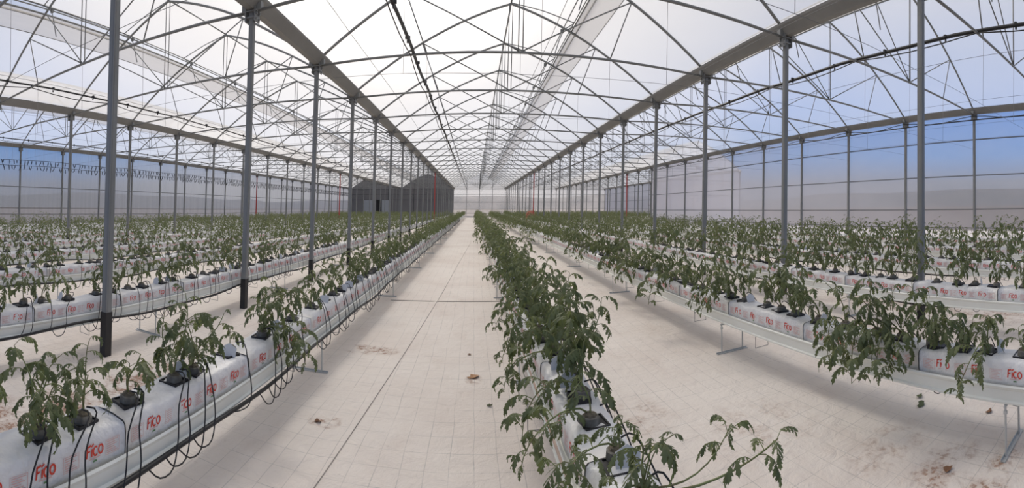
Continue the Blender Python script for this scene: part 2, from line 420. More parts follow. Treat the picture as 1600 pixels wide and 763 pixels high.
# --- gutters between the spans ---------------------------------------------------
GUT = {-2: 'along the wall hung with hooks', -1: 'second from the walkway, partition side', 0: 'beside the walkway, partition side', 1: 'beside the central span, blue wall side', 2: 'on top of the blue wall', 3: 'at the far corner wall'}
for k in PX:
    mb = MB()
    y0 = Y_STEP if k == 3 else Y_START
    pr = [(-0.19, 4.71), (-0.18, 4.67), (-0.075, 4.535), (-0.06, 4.515), (0.06, 4.515), (0.075, 4.535), (0.18, 4.67), (0.19, 4.71), (0.165, 4.695), (0.06, 4.55), (-0.06, 4.55), (-0.165, 4.695)]
    mb.profile(pr, [y0, (y0 + Y_END) / 2, Y_END + 0.1], closed=True)
    tag(obj('rain_gutter', mb.shear().mesh('rain_gutter', M['gutter']), loc=(PX[k], 0, 0)), 'long grey steel rain gutter on the posts ' + GUT[k], 'gutter', 'rain gutters between the roof spans')

# --- roof film, vents, ridge -------------------------------------------------------
UV = 1.77
def film(us, zf, y0, y1):
    mb = MB(); V = []
    ys = [y0] + [y for y in FR if y0 + 0.1 < y < y1 - 0.1] + [y1]
    yy = []
    for a_, b_ in zip(ys[:-1], ys[1:]): yy += [(a_, 0), ((a_ + b_) / 2, 1)]
    yy.append((ys[-1], 0))
    n = len(us)
    for y, sag in yy:
        for j, u in enumerate(us): V.append((u, y, zf(u) - sag * 0.018))
    F = [(i * n + j, i * n + j + 1, (i + 1) * n + j + 1, (i + 1) * n + j) for i in range(len(yy) - 1) for j in range(n - 1)]
    mb.add(V, F); return mb.shear()
for k, (nm, sd) in SPANS.items():
    y0 = Y_STEP if k == 2 else Y_START
    cx = PX[k] + 4.5
    fa = film(list(np.linspace(-4.4, 0, 13) * sd), lambda u: za(u) + 0.012, y0, Y_END)
    fb = film(list(np.linspace(2.37, 4.4, 7) * sd), lambda u: za(u) + 0.012, y0, Y_END)
    o = tag(obj('ceiling', fa.mesh('ceiling_film', M['roof'], True), loc=(cx, 0, 0)), kind='structure')
    obj('film_panel', fb.mesh('ceiling_film', M['roof'], True), o)
    obj('vent_screen', film(list(np.linspace(UV, 2.37, 4) * sd), lambda u: za(u) + 0.014, y0, Y_END).mesh('vent_screen', M['screen'], True), o)
    mb = MB(); mb.tube([(0, y0, 6.90), (0, Y_END, 6.90)], 0.028, 6); obj('ridge_bar', mb.shear().mesh('ridge_bar', M['steel']), o)
    mb = MB(); mb.tube([(UV * sd, y0, za(UV) + 0.01), (UV * sd, Y_END, za(UV) + 0.01)], 0.022, 6); mb.box(((UV + 0.13) * sd, (y0 + Y_END) / 2, za(UV + 0.13) + 0.03), (0.012, Y_END - y0, 0.05)); obj('vent_sill', mb.shear().mesh('vent_sill', M['steel']), o)
    mb = MB(); mb.tube([(2.37 * sd, y0, za(2.37) + 0.01), (2.37 * sd, Y_END, za(2.37) + 0.01)], 0.010, 5); obj('film_clip', mb.shear().mesh('film_clip', M['steel']), o)
    v = thing('roof_vent', 'long roof vent flap propped open beside the ridge of ' + nm, 'roof vent', (cx, 0, 0), 'roof vents')
    zl = lambda u: 6.92 - (6.92 - 6.50) * abs(u) / 1.85 - 0.03 * (1 - abs(abs(u) / 0.92 - 1))* -1
    obj('vent_film', film(list(np.linspace(0, 1.85, 6) * sd), zl, y0, Y_END).mesh('vent_film', M['roof'], True), v)
    mb = MB(); mb.tube([(1.85 * sd, y0, 6.49), (1.85 * sd, Y_END, 6.49)], 0.018, 6); obj('edge_bar', mb.shear().mesh('edge_bar', M['steel']), v)
    mb = MB(); mb.tube([(1.5 * sd, y0, za(1.5) - 0.10), (1.5 * sd, Y_END, za(1.5) - 0.10)], 0.016, 6); obj('drive_shaft', mb.shear().mesh('drive_shaft', M['steel']), v)
    mb = MB(); mb.tube([(1.85 * sd, 0, 6.48), (1.56 * sd, 0, 6.30), (1.42 * sd, 0, 6.0), (1.28 * sd, 0, 5.56)], 0.015, 5)
    mb.box((1.5 * sd, 0, za(1.5) - 0.10), (0.09, 0.06, 0.09))
    ra = mb.shear().mesh('rack_arm', M['steel'], False)
    mb = MB(); mb.tube([(0, 0, 6.90), (0.92 * sd, 0, 6.735), (1.85 * sd, 0, 6.48)], 0.014, 5); rb = mb.shear().mesh('vent_rib', M['steel'], True)
    for y in FR:
        if y < y0: continue
        obj('rack_arm', ra, v, (0, y + 0.08, 0)); obj('vent_rib', rb, v, (0, y + 0.03, 0))

# --- walls --------------------------------------------------------------------
RAILS = (0.69, 1.32, 2.46, 3.67)
def side_wall(name, x, y_from, y_to, film_m, frames, rails, out):
    w = tag(obj(name, None, loc=(x, 0, 0)), kind='structure')
    ys = [y for y in frames if y_from - 0.1 <= y <= y_to + 0.1]
    for a_, b_ in zip(ys[:-1], ys[1:]):
        mb = MB(); mb.add([(out, a_, 0.0), (out, b_, 0.0), (out, b_, ZG + 0.1), (out, a_, ZG + 0.1)], [(0, 1, 2, 3)])
        obj('film_panel', mb.shear().mesh('film_panel', film_m), w)
    for z in rails:
        mb = MB(); mb.tube([(out * 0.6, ys[0], z), (out * 0.6, ys[-1], z)], 0.020, 6); obj('rail', mb.shear().mesh('rail', M['backbar']), w)
    mb = MB(); mb.box((out * 1.1, (ys[0] + ys[-1]) / 2, 0.10), (0.02, ys[-1] - ys[0], 0.2)); obj('skirting', mb.shear().mesh('skirting', M['skirt']), w)
    return w
side_wall('wall_right', PX[2] + 0.02, -9, Y_STEP, M['wall'], [FR[0] - BAY * 0.5] + FR, RAILS, 0.06)
side_wall('wall_right_far', PX[3] + 0.02, Y_STEP, Y_END, M['wall'], FR, RAILS, 0.06)
side_wall('wall_left', PX[-2] - 0.02, -9, Y_END, M['ribbed'], [FR[0] - BAY * 0.5] + FR, (1.0, 1.33, 2.46), -0.06)

def gable_wall(name, k0, k1, y, film_m, bar_m, rails, uprights=True):
    """End wall of the spans k0..k1-1: panels up to the gutter, arched gable panels, bars."""
    w = tag(obj(name, None, loc=(0, y, 0)), kind='structure')
    for k in range(k0, k1):
        cx = PX[k] + 4.5
        us = [-4.5, -2.25, 0, 2.25, 4.5]
        for a_, b_ in zip(us[:-1], us[1:]):
            mb = MB()
            top = [(cx + u, 0, min(za(u), 9)) for u in np.linspace(b_, a_, 6)]
            mb.add([(cx + a_, 0, 0), (cx + b_, 0, 0)] + top, [tuple(range(8))])
            obj('film_panel', mb.shear().mesh('film_panel', film_m), w)
        if uprights:
            for u in us[1:-1]:
                mb = MB(); mb.box((cx + u, -0.05, za(u) / 2), (0.07, 0.06, za(u))); obj('upright', mb.shear().mesh('upright', bar_m), w)
        for z in rails + (4.5, 5.3):
            hw = 4.5 if z <= 4.6 else 3.3
            mb = MB(); mb.box((cx, -0.04, z), (hw * 2, 0.045, 0.05)); obj('rail', mb.shear().mesh('rail', bar_m), w)
    return w
gable_wall('wall_back', 0, 3, Y_END + 0.12, M['wall'], M['backbar'], RAILS)
mb = MB(); mb.box((0.87, Y_END - 0.02, 0.13), (9.0, 0.08, 0.26)); tag(obj('baseboard_back', mb.mesh('baseboard', M['skirt'])), kind='structure')
# the stepped-back wall between the blue wall's end and the far corner span
w = tag(obj('wall_step', None, loc=(PX[2], Y_STEP, 0)), kind='structure')
for j in range(4):
    a_, b_ = 2.25 * j, 2.25 * j + 2.25
    mb = MB(); mb.add([(a_, 0, 0), (b_, 0, 0)] + [(u + 4.5, 0, za(u)) for u in np.linspace(b_ - 4.5, a_ - 4.5, 6)], [tuple(range(8))]); obj('film_panel', mb.shear().mesh('film_panel', M['wall']), w)
for z in RAILS:
    mb = MB(); mb.tube([(0, -0.04, z), (9, -0.04, z)], 0.02, 6); obj('rail', mb.shear().mesh('rail', M['steel']), w)
# ladder of short bars on the corner post
ld = thing('corner_ladder', 'narrow steel ladder of short rungs on the corner post of the blue wall', 'ladder', (PX[2] - 0.28, Y_STEP - 0.1, 0))
for x in (0, 0.22):
    mb = MB(); mb.box((x, 0, 2.2), (0.04, 0.04, 4.4)); obj('rail', mb.shear().mesh('rail', M['steel']), ld)
rg = MB(); rg.box((0.11, 0, 0), (0.22, 0.03, 0.03)); rg = rg.mesh('rung', M['steel'])
for j in range(10): obj('rung', rg, ld, (SH * (0.4 + 0.42 * j), 0, 0.4 + 0.42 * j))

# the dark grey partition that closes the two spans beyond the partition-side rows
Y_P = Y_END - 1.4
pw = gable_wall('wall_partition', -2, 0, Y_P, M['grey'], M['greyrail'], (2.80, 3.67))
for x0, x1 in ((-19.1, -16.95), (-15.9, -14.4)):
    mb = MB(); mb.box(((x0 + x1) / 2, -0.12, 1.38), (x1 - x0, 0.05, 2.74)); obj('sliding_door', mb.mesh('sliding_door', M['greylight']), pw)
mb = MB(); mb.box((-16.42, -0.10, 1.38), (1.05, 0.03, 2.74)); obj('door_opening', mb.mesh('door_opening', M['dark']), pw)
mb = MB(); mb.box((-15.95, -0.13, 1.38), (0.08, 0.05, 2.74)); mb.box((-16.93, -0.13, 1.38), (0.08, 0.05, 2.74)); obj('door_frame', mb.mesh('door_frame', M['greyrail']), pw)
mb = MB(); mb.add([(XL, Y_P, 0), (XL, Y_END, 0), (XL, Y_END, 4.5), (XL, Y_P, 4.5)], [(0, 1, 2, 3)])
tag(obj('wall_partition_return', mb.shear().mesh('partition_return', M['grey'])), kind='structure')

# ------------------------------------------------------------------ overhead pipes and wires
for k, lab in ((-2, 'of the hook-wall span'), (-1, 'of the partition-side span'), (0, 'over the walkway'), (1, 'of the blue-wall span')):
    cx = PX[k] + 4.5 - 2.3
    t = thing('overhead_pipe', 'black overhead pipe with clips on the tie bars ' + lab, 'pipe', (cx, 0, 0), 'black overhead pipes')
    r = random.Random(k + 20); pts = []
    y = Y_START
    while y < Y_END:
        pts.append((0.02 * math.sin(y * 1.7), y, 4.60 + 0.012 * math.sin(y * 2.1))); y += BAY / 3
    mb = MB(); mb.tube(pts, 0.036 if k in (0, 1) else 0.024, 6); obj('main_pipe', mb.shear().mesh('main_pipe', M['black'], True), t)
    mb = MB(); pts = [(-0.06 + 0.015 * math.sin(y_), y_, 4.60 - (0.05 + 0.10 * abs(math.sin((y_ - Y_FIRST) * PI / BAY)))) for y_ in np.arange(Y_START, 40, BAY / 4)]
    mb.tube(pts, 0.012, 5); obj('slack_cable', mb.shear().mesh('slack_cable', M['black'], True), t)
    cl = MB(); cl.box((0, 0, 4.62), (0.10, 0.045, 0.05)); cl.tube([(0, 0, 4.57), (0, 0, 4.52)], 0.02, 5); cl = cl.shear().mesh('pipe_clip', M['black'])
    for y in np.arange(FR[0] + 0.7, 45, BAY / 2): obj('pipe_clip', cl, t, (0, y, 0))
# two hoses along the blue wall
for z, nm, sag in ((4.30, 'straight', 0.0), (4.43, 'sagging', 0.14)):
    mb = MB(); pts = [(-0.16, y_, z - sag * math.sin((y_ - Y_FIRST) * PI / BAY) ** 2) for y_ in np.arange(Y_START, Y_STEP, BAY / 6)]
    mb.tube(pts, 0.022 if sag == 0 else 0.014, 5)
    tag(obj('wall_hose', mb.shear().mesh('wall_hose', M['black'], True), loc=(PX[2], 0, 0)), '%s black hose running under the gutter of the blue wall' % nm, 'hose')

# hooks strung on two wires along the ribbed wall
mb = MB(); hk = MB(); r = random.Random(3)
for z in (3.84, 3.56):
    t = obj('hook_wire', None); mb = MB(); mb.tube([(0.25, y_, z + 0.03 * math.sin(y_)) for y_ in np.arange(Y_START, Y_END, 1.5)], 0.012, 5)
    o = tag(obj('hook_wire', mb.shear().mesh('hook_wire', M['black']), loc=(PX[-2], 0, 0)), ('upper' if z > 3.7 else 'lower') + ' dark wire strung along the ribbed wall for hooks', 'wire')
    bpy.data.objects.remove(t)
y = 8.0
while y < Y_END - 3:
    for z in (3.84, 3.56):
        yy = y + r.uniform(-0.08, 0.08); dz = r.uniform(0.18, 0.30); dx = r.uniform(-0.06, 0.06); dy = r.uniform(-0.12, 0.12)
        hk.tube([(0.25, yy, z), (0.27, yy + dy * 0.3, z - 0.1), (0.25 + dx, yy + dy, z - dz)], [0.012, 0.028, 0.016], 4)
    y += 0.26
tag(obj('string_hooks', hk.shear().mesh('string_hooks', M['black']), loc=(PX[-2], 0, 0)), 'dense fringe of small dark hooks hanging on wires along the ribbed wall', 'hooks', kind='stuff')

# ------------------------------------------------------------------ the growing rows
ROW0, ROWD = 0.575, 2.235
ROWS = {k: ROW0 + ROWD * k for k in range(-9, 6)}
ROWS[6], ROWS[7], ROWS[8] = 16.3, 18.6, 20.9
Y_ROW_END = {k: (68.0 if k <= -2 else 71.0) for k in ROWS}
def y_in(x): return (x / 3.36 if x > 0 else -x / 2.02)
Y_ROW0 = {k: (Y_STEP + 1.0 if k >= 6 else max(-1.2, y_in(x) - 2.2)) for k, x in ROWS.items()}
ORD = ['first', 'second', 'third', 'fourth', 'fifth', 'sixth', 'seventh', 'eighth', 'ninth']
def rowname(k):
    if k == 0: return 'the centre row'
    if k < 0: return 'the %s row towards the partition' % ORD[-k - 1]
    return 'the %s row towards the blue wall' % ORD[k - 1]

# troughs
for k, x in ROWS.items():
    pr = [(-0.15, 0.435), (-0.158, 0.425), (-0.150, 0.410), (-0.142, 0.40), (-0.136, 0.340), (-0.150, 0.332), (-0.148, 0.320), (-0.118, 0.312), (0.118, 0.312), (0.148, 0.320),
          (0.150, 0.332), (0.136, 0.340), (0.142, 0.40), (0.150, 0.410), (0.158, 0.425), (0.15, 0.435), (0.132, 0.42), (0.128, 0.412), (-0.128, 0.412), (-0.132, 0.42)]
    y0, y1 = Y_ROW0[k] - 0.3, Y_ROW_END[k] + 0.3
    mb = MB(); mb.profile(pr, list(np.linspace(y0, y1, 12)), closed=True)
    t = tag(obj('growing_trough', mb.mesh('growing_trough', M['trough']), loc=(x, 0, 0)), 'long white raised trough carrying the bags of ' + rowname(k), 'trough', 'white growing troughs')
    if k in (0,):
        mb = MB(); mb.tube([(-0.160, y_, 0.422) for y_ in np.linspace(y0, 30, 4)], 0.008, 5); tag(obj('stained_lip', mb.mesh('stained_lip', M['rust']), t), 'rust-stained lip')

# stands and wire hooks
a = MB(); a.tube([(0, 0, 0.0), (0, 0, 0.316)], 0.008, 6); a.box((0, 0, 0.27), (0.022, 0.022, 0.02)); LEG = a.mesh('stand_leg', M['zinc'])
a = MB(); a.box((0, 0, 0.004), (0.42, 0.030, 0.005)); a.box((0, 0.013, 0.010), (0.42, 0.004, 0.018)); FOOT = a.mesh('foot_bar', M['zinc'])
a = MB(); a.tube([(-0.16, 0, 0.305), (0.16, 0, 0.305)], 0.008, 6); CROSS = a.mesh('cross_bar', M['zinc'])
a = MB(); a.tube([(-0.08, 0, 0.318), (-0.085, 0.0, 0.18), (0.085, 0, 0.18), (0.08, 0, 0.318)], 0.0035, 5); HOOK = a.mesh('wire_hook', M['wire'])
a = MB(); a.tube([(-0.235, 0, 0.31), (-0.228, 0, 0.33), (-0.212, 0, 0.33), (-0.206, 0, 0.31), (-0.206, 0, 0.13), (-0.02, 0, 0.13), (-0.02, 0, 0.316)], 0.004, 5); HOOK2 = a.mesh('wire_hook', M['wire'])
for k, x in ROWS.items():
    if k < -5 or k > 4: continue
    lim = {0: 30, -1: 45, 1: 45, -2: 30, 2: 30}.get(k, 18)
    n = 0
    for y in [0.93 if k == 1 else 0.25] + [4.1 + 3.85 * j for j in range(18)]:
        if y > lim or y < Y_ROW0[k]: continue
        n += 1
        t = thing('trough_stand', 'thin zinc trough stand, %s from the camera under %s' % (nth(n), rowname(k)), 'stand', (x, y, 0), 'zinc stands under the troughs')
        obj('leg', LEG, t, (-0.145, 0, 0)); obj('leg', LEG, t, (0.145, 0, 0)); obj('foot_bar', FOOT, t); obj('cross_bar', CROSS, t)
    n = 0
    for j in range(14):
        y = 3.05 + 1.28 * j + (0.5 if k % 2 else 0) if k != 0 else 2.95 + 1.4 * j
        if y > lim * 0.45 or y < Y_ROW0[k]: continue
        n += 1
        tag(obj('wire_hook', HOOK2 if k == 0 else HOOK, loc=(x, y, 0)), 'thin bent wire hanger, %s from the camera under %s' % (nth(n), rowname(k)), 'wire hanger', 'bent wire hangers under the troughs')

# grow bags
BAG, BL = 1.2, 1.192
def bag_mesh(seed, rings, hi):
    r = random.Random(seed); mb = MB(); V = []
    for i in range(rings + 1):
        t = i / rings; e = min(1.0, 0.70 + 4.0 * min(t, 1 - t))
        h = 0.158 * (0.80 + 0.20 * e) + r.uniform(-0.010, 0.010) * (0 < i < rings)
        w = 0.122 * (0.86 + 0.14 * e) + r.uniform(-0.004, 0.004)
        for (px, pz) in ((-0.98, 0), (-1.0, 0.22), (-1.0, 0.68), (-0.965, 0.88), (-0.85, 0.97), (-0.3, 1.01), (0.3, 1.01), (0.85, 0.97), (0.965, 0.88), (1.0, 0.68), (1.0, 0.22), (0.98, 0)):
            V.append((w * px, (t - 0.5) * BL, 0.412 + h * pz + (r.uniform(-0.004, 0.004) if pz > 0.8 else 0)))
    n = 12
    F = [(i * n + j, i * n + (j + 1) % n, (i + 1) * n + (j + 1) % n, (i + 1) * n + j) for i in range(rings) for j in range(n)]
    F += [tuple(range(n)), tuple(rings * n + j for j in range(n - 1, -1, -1))]
    mb.add(V, F)
    return mb
BAGM = [bag_mesh(s_, 12, 1).mesh('bag_body', M['bag'], True) for s_ in range(4)]
FARBAG = bag_mesh(9, 2, 0)

def ribbon(pts, w):
    P = [Vector((p[0], p[1])) for p in pts]; V, F = [], []
    for i, p in enumerate(P):
        d = (P[min(i + 1, len(P) - 1)] - P[max(i - 1, 0)]).normalized(); nrm = Vector((-d.y, d.x)) * w / 2
        V += [p + nrm, p - nrm]
    for i in range(len(P) - 1): F.append((2 * i, 2 * i + 1, 2 * i + 3, 2 * i + 2))
    return V, F
def printing_mesh(what, sides=(1, -1), yl=(-0.40, -0.13, 0.13, 0.40), yp=(-0.52, -0.265, 0.0, 0.265, 0.51)):
    mb = MB()
    arc = lambda cx, cy, rx, ry, a0, a1, n: [(cx + rx * math.cos(math.radians(a0 + (a1 - a0) * i / n)), cy + ry * math.sin(math.radians(a0 + (a1 - a0) * i / n))) for i in range(n + 1)]
    L2 = [([(0.0, 0), (0.06, 0.5), (0.10, 1.0)], .17), ([(0.04, 0.98), (0.28, 0.98), (0.52, 1.06)], .17), ([(0.05, 0.52), (0.40, 0.58)], .15),
          ([(0.62, 0.0), (0.66, 0.72)], .17), ([(0.56, 0.90), (0.86, 1.12)], .15),
          (arc(1.10, 0.41, 0.27, 0.39, 50, 315, 9), .17), (arc(1.74, 0.41, 0.28, 0.39, 0, 360, 12), .17)]
    def place(V, F, y0, z0, s, side, mi):
        W = [(side * 0.1255, (y0 + p[0] * s) if side > 0 else (-y0 - p[0] * s), z0 + p[1] * s) for p in V]
        mb.add(W, F if side > 0 else [tuple(reversed(f)) for f in F], mi)
    for side in sides:
        for yc in yl if 'logo' in what else ():
            for pts, w in L2: place(*ribbon(pts, w), yc - 0.047, 0.474, 0.048, side, 0)
            place(*ribbon([(0, 0), (0.065, 0)], 0.004), yc - 0.032, 0.466, 1, side, 1)
            place(*ribbon([(0, 0), (0.012, 0.002), (0.022, 0)], 0.008), yc - 0.008, 0.452, 1, side, 2)
        for yc in yp if 'panel' in what else ():
            w_, h_ = 0.085, 0.062
            for pts in ([(0, 0), (w_, 0)], [(w_, 0), (w_, h_)], [(w_, h_), (0, h_)], [(0, h_), (0, 0)]): place(*ribbon(pts, 0.0018), yc - 0.042, 0.455, 1, side, 1)
            for j in range(6): place(*ribbon([(0.006, 0.007 + 0.0095 * j), (0.076 - (j * 37 % 5) * 0.006, 0.007 + 0.0095 * j)], 0.0032), yc - 0.042, 0.455, 1, side, 1)
    return mb.mesh('printing', [M['ink'], M['paleink'], M['greenink']])
LOGO = {s_: printing_mesh('logo', (s_,), (0.0,)) for s_ in (1, -1)}
PANEL = {s_: printing_mesh('panel', (s_,), (), (0.0,)) for s_ in (1, -1)}
PRINT = printing_mesh('logo panel')
a = MB()
for sx, sy, dx, dy in ((-1, 0, 0.008, 0.125), (1, 0, 0.008, 0.125), (0, -1, 0.125, 0.008), (0, 1, 0.125, 0.008)): a.box((sx * 0.06, sy * 0.06, 0.570), (dx, dy, 0.028))
a.box((0, 0, 0.571), (0.12, 0.12, 0.014)); HOLE = a.mesh('planting_hole', M['black'])
a = MB()
pent = [(-0.05, 0), (0.05, 0), (0.055, 0.055), (0.0, 0.085), (-0.05, 0.06)]
a.add([(p[0], 0.004, p[1]) for p in pent] + [(p[0], -0.004, p[1]) for p in pent], [(0, 1, 2, 3, 4), (9, 8, 7, 6, 5)] + [(i, (i + 1) % 5 + 0, (i + 1) % 5 + 5, i + 5) for i in range(5)]); FLAP = a.mesh('cut_flap', M['flap'])

BAG_PH = {-1: 1.47, 1: 0.40, 0: 0.55, -2: 1.1}
bags = []
for k, x in ROWS.items():
    ph = BAG_PH.get(k, 0.3 * (k % 4))
    j = math.floor((Y_ROW0[k] - ph) / BAG)
    while True:
        yc = ph + BAG * (j + 0.5); j += 1
        if yc + BAG / 2 > Y_ROW_END[k]: break
        if yc - BAG / 2 < Y_ROW0[k] - 0.2: continue
        bags.append((math.hypot(x, yc) + (0 if yc > y_in(x) - 0.8 else 100), k, x, yc))
bags.sort()
near_bags, far_bags = bags[:300], bags[300:]
BAGS, cnt = {}, {}
for d, k, x, yc in sorted(near_bags, key=lambda b: (b[1], b[3])):
    cnt[k] = cnt.get(k, 0) + 1
    t = thing('grow_bag', 'white red-printed grow bag, %s from the camera in %s' % (nth(cnt[k]), rowname(k)), 'grow bag', (x, yc, 0), 'white grow bags on the troughs')
    obj('bag_body', BAGM[int(yc * 7) % 4], t)
    if d < 6.5:
        s_ = 1 if k < 0 else -1
        for yy in (-0.40, -0.13, 0.13, 0.40): obj('printed_logo', LOGO[s_], t, (0, yy, 0))
        for yy in (-0.52, -0.265, 0.0, 0.265, 0.51): obj('printed_panel', PANEL[s_], t, (0, yy, 0))
    elif d < 18: tag(obj('printing', PRINT, t), kind='stuff')
    BAGS.setdefault(k, []).append((yc, t))

def big_mesh(name, parts, mats):
    """parts: list of (V array, F array quads/tris padded with -1, material index array)"""
    V = np.concatenate([p[0] for p in parts]); offs = np.cumsum([0] + [len(p[0]) for p in parts[:-1]])
    me = bpy.data.meshes.new(name)
    me.vertices.add(len(V)); me.vertices.foreach_set('co', V.astype(np.float32).ravel())
    loops, starts, mis, pos = [], [], [], 0
    for p, o_ in zip(parts, offs):
        for F, mi in p[1]:
            n, w_ = F.shape
            loops.append((F + o_).ravel()); starts.append(pos + np.arange(n) * w_); mis.append(np.full(n, mi)); pos += n * w_
    loops = np.concatenate(loops); starts = np.concatenate(starts); mis = np.concatenate(mis)
    me.loops.add(len(loops)); me.loops.foreach_set('vertex_index', loops.astype(np.int32))
    me.polygons.add(len(starts)); me.polygons.foreach_set('loop_start', starts.astype(np.int32))
    me.polygons.foreach_set('material_index', mis.astype(np.int32))
    for m_ in mats: me.materials.append(m_)
    me.update(calc_edges=True); me.validate()
    return me
def as_part(mb):
    V = np.array(mb.v, dtype=np.float64); by = {}
    for f, m_ in zip(mb.f, mb.m): by.setdefault((len(f), m_), []).append(f)
    return (V, [(np.array(fs), key[1]) for key, fs in by.items()])
fb = as_part(FARBAG)
if far_bags:
    tag(obj('far_grow_bags', big_mesh('far_grow_bags', [(fb[0] + np.array([x, yc, 0]), fb[1]) for d, k, x, yc in far_bags], [M['bag']])), 'mass of white grow bags at the far end of every row', 'grow bags', kind='stuff')

# ------------------------------------------------------------------ tomato plants
def rotm(yaw, pitch, roll=0.0):
    cy, sy, cpp, spp, crr, srr = math.cos(yaw), math.sin(yaw), math.cos(pitch), math.sin(pitch), math.cos(roll), math.sin(roll)
    return np.array([[cy, -sy, 0], [sy, cy, 0], [0, 0, 1]]) @ np.array([[cpp, 0, -spp], [0, 1, 0], [spp, 0, cpp]]) @ np.array([[1, 0, 0], [0, crr, -srr], [0, srr, crr]])
def leaflet(L, W, st, droop, r):
    """Lobed leaflet along +x, folded along its midrib, drooping."""
    teeth = {7: [.08, .78, .40, 1.0, .46, .72, .30, 0.0], 4: [.12, 1.0, .50, .66, 0.0], 2: [.12, 1.0, 0.0]}[st]
    V, F = [], []
    for i in range(st + 1):
        t = i / st; x = L * t; z = -droop * L * t * t; w = W * teeth[i]
        V.append((x, 0, z)); 
        if i < st:
            f = 0.10 * L if teeth[i] > 0.65 else -0.02 * L
            V.append((x + f, w, z - 0.30 * w + r.uniform(-.1, .1) * w)); V.append((x + f, -w, z - 0.30 * w + r.uniform(-.1, .1) * w))
    for i in range(st):
        a, b = 3 * i, 3 * (i + 1)
        if i < st - 1: F += [(a, b, b + 1, a + 1), (a, a + 2, b + 2, b)]
        else: F += [(a, b, a + 1), (a, a + 2, b)]
    return np.array(V), F
def compound(seed, detail, size=1.0):
    """Tomato leaf: base at origin, grows along +x, arches over and hangs. Returns an MB (material 0 leaf, 1 stem)."""
    r = random.Random(seed); mb = MB()
    L = size * r.uniform(0.12, 0.175); up = r.uniform(0.35, 0.8); dr = r.uniform(0.5, 1.0)
    c = lambda t: np.array([L * t * (1 - 0.18 * t * t), 0.02 * math.sin(t * 3 + seed) * L * 3, L * (up * t - dr * t * t)])
    st = {3: 7, 2: 4, 1: 2}[detail]
    mb.tube([c(t) for t in np.linspace(0, 0.92, 5 if detail > 1 else 3)], [0.0024, 0.0021, 0.0018, 0.0015, 0.0012] if detail > 1 else [0.003, 0.0025, 0.0015], 4 if detail == 3 else 3, 1, caps=False)
    spots = [(0.30, 1, .66), (0.33, -1, .70), (0.52, 1, .95), (0.55, -1, .95), (0.73, 1, .95), (0.75, -1, .95), (0.88, 1, .75), (0.90, -1, .75), (0.95, 0, 1.15)] if detail > 1 else [(0.5, 1, .95), (0.55, -1, .95), (0.9, 0, 1.15)]
    if detail == 3: spots += [(0.42, 1, .34), (0.64, -1, .36), (0.63, 1, .32), (0.44, -1, .34), (0.20, 1, .3)]
    for t, s, k in spots:
        p = c(t); d = c(min(t + 0.04, 1)) - c(t - 0.04); pit = math.atan2(d[2], math.hypot(d[0], d[1])); yaw0 = math.atan2(d[1], d[0])
        ll = L * 0.34 * k * r.uniform(0.85, 1.15)
        V, F = leaflet(ll, ll * r.uniform(0.25, 0.33), st, r.uniform(0.25, 0.7), r)
        R = rotm(yaw0 + s * r.uniform(0.85, 1.25) , pit * (0.6 if s else 0.9) - r.uniform(0.05, 0.5), r.uniform(-.4, .4))
        mb.add(V @ R.T + p, F, 0)
    return mb
NV = 10
LEAFD = [compound(100 + i, 3, 1.0) for i in range(NV)]
LEAFM = [m_.mesh('tomato_leaf', [M['leaf'], M['stem']], True) for m_ in LEAFD]
LEAF2 = [compound(100 + i, 2) for i in range(NV)]
LEAF1 = [compound(100 + i, 1, 1.3) for i in range(NV)]

def plant_spec(seed, H, lean, leandir, nl, t0=0.2, shape=None):
    """One plant in its own frame: stem points and leaf placements. lean 0 upright .. 1 lying over the side and hanging."""
    r = random.Random(seed); pts = []; n = 8
    wob = r.uniform(0, 6.28)
    for i in range(n + 1):
        t = i / n
        a = lean * (0.35 + 0.65 * t) * 1.9 + 0.28 * math.sin(wob * 1.7 + 5.0 * t)
        if shape == 'over': a = 0.5 + 2.5 * t ** 0.8
        if shape == 'reach': a = 1.75 - 0.95 * t
        # integrate direction
        if i == 0: p = np.array([0, 0, 0.62])
        else:
            d = np.array([math.sin(a), 0.28 * math.sin(wob + 4 * t), math.cos(a)]); p = p + d / np.linalg.norm(d) * H / n
        pts.append(p.copy())
    cs, sn = math.cos(leandir), math.sin(leandir); R = np.array([[cs, -sn, 0], [sn, cs, 0], [0, 0, 1]])
    pts = [R @ p for p in pts]
    leaves = []; ang = r.uniform(0, 6.28)
    for i in range(nl):
        t = t0 + (1 - t0) * i / (nl - 1); f = t * n; j = min(int(f), n - 1); p = pts[j] * (1 - (f - j)) + pts[j + 1] * (f - j)
        ang += 2.4 + r.uniform(-.5, .5)
        sz = (0.72 + 0.55 * math.sin(PI * min(1, t * 0.8 + 0.15))) * r.uniform(0.85, 1.15) * (0.9 if t > 0.95 else 1)
        leaves.append((p, ang, (0.35 if t > 0.9 else 0.05) + r.uniform(-0.35, 0.25), r.uniform(-.3, .3), sz, r.randrange(NV)))
    return pts, leaves
def stem_mb(pts, n=5):
    mb = MB(); m_ = len(pts) - 1
    mb.tube([tuple(p) for p in pts], [0.0062 - 0.0036 * i / m_ for i in range(m_ + 1)], n, 0, caps=False); return mb
def merged_foliage(leaves, src):
    mb = MB()
    for p, ang, pit, rol, sz, v in leaves:
        R = rotm(ang, pit, rol); V = np.array(src[v].v) * sz @ R.T + p
        b = len(mb.v); mb.v.extend(map(tuple, V)); mb.f.extend(tuple(i + b for i in f) for f in src[v].f); mb.m.extend(src[v].m)
    return mb
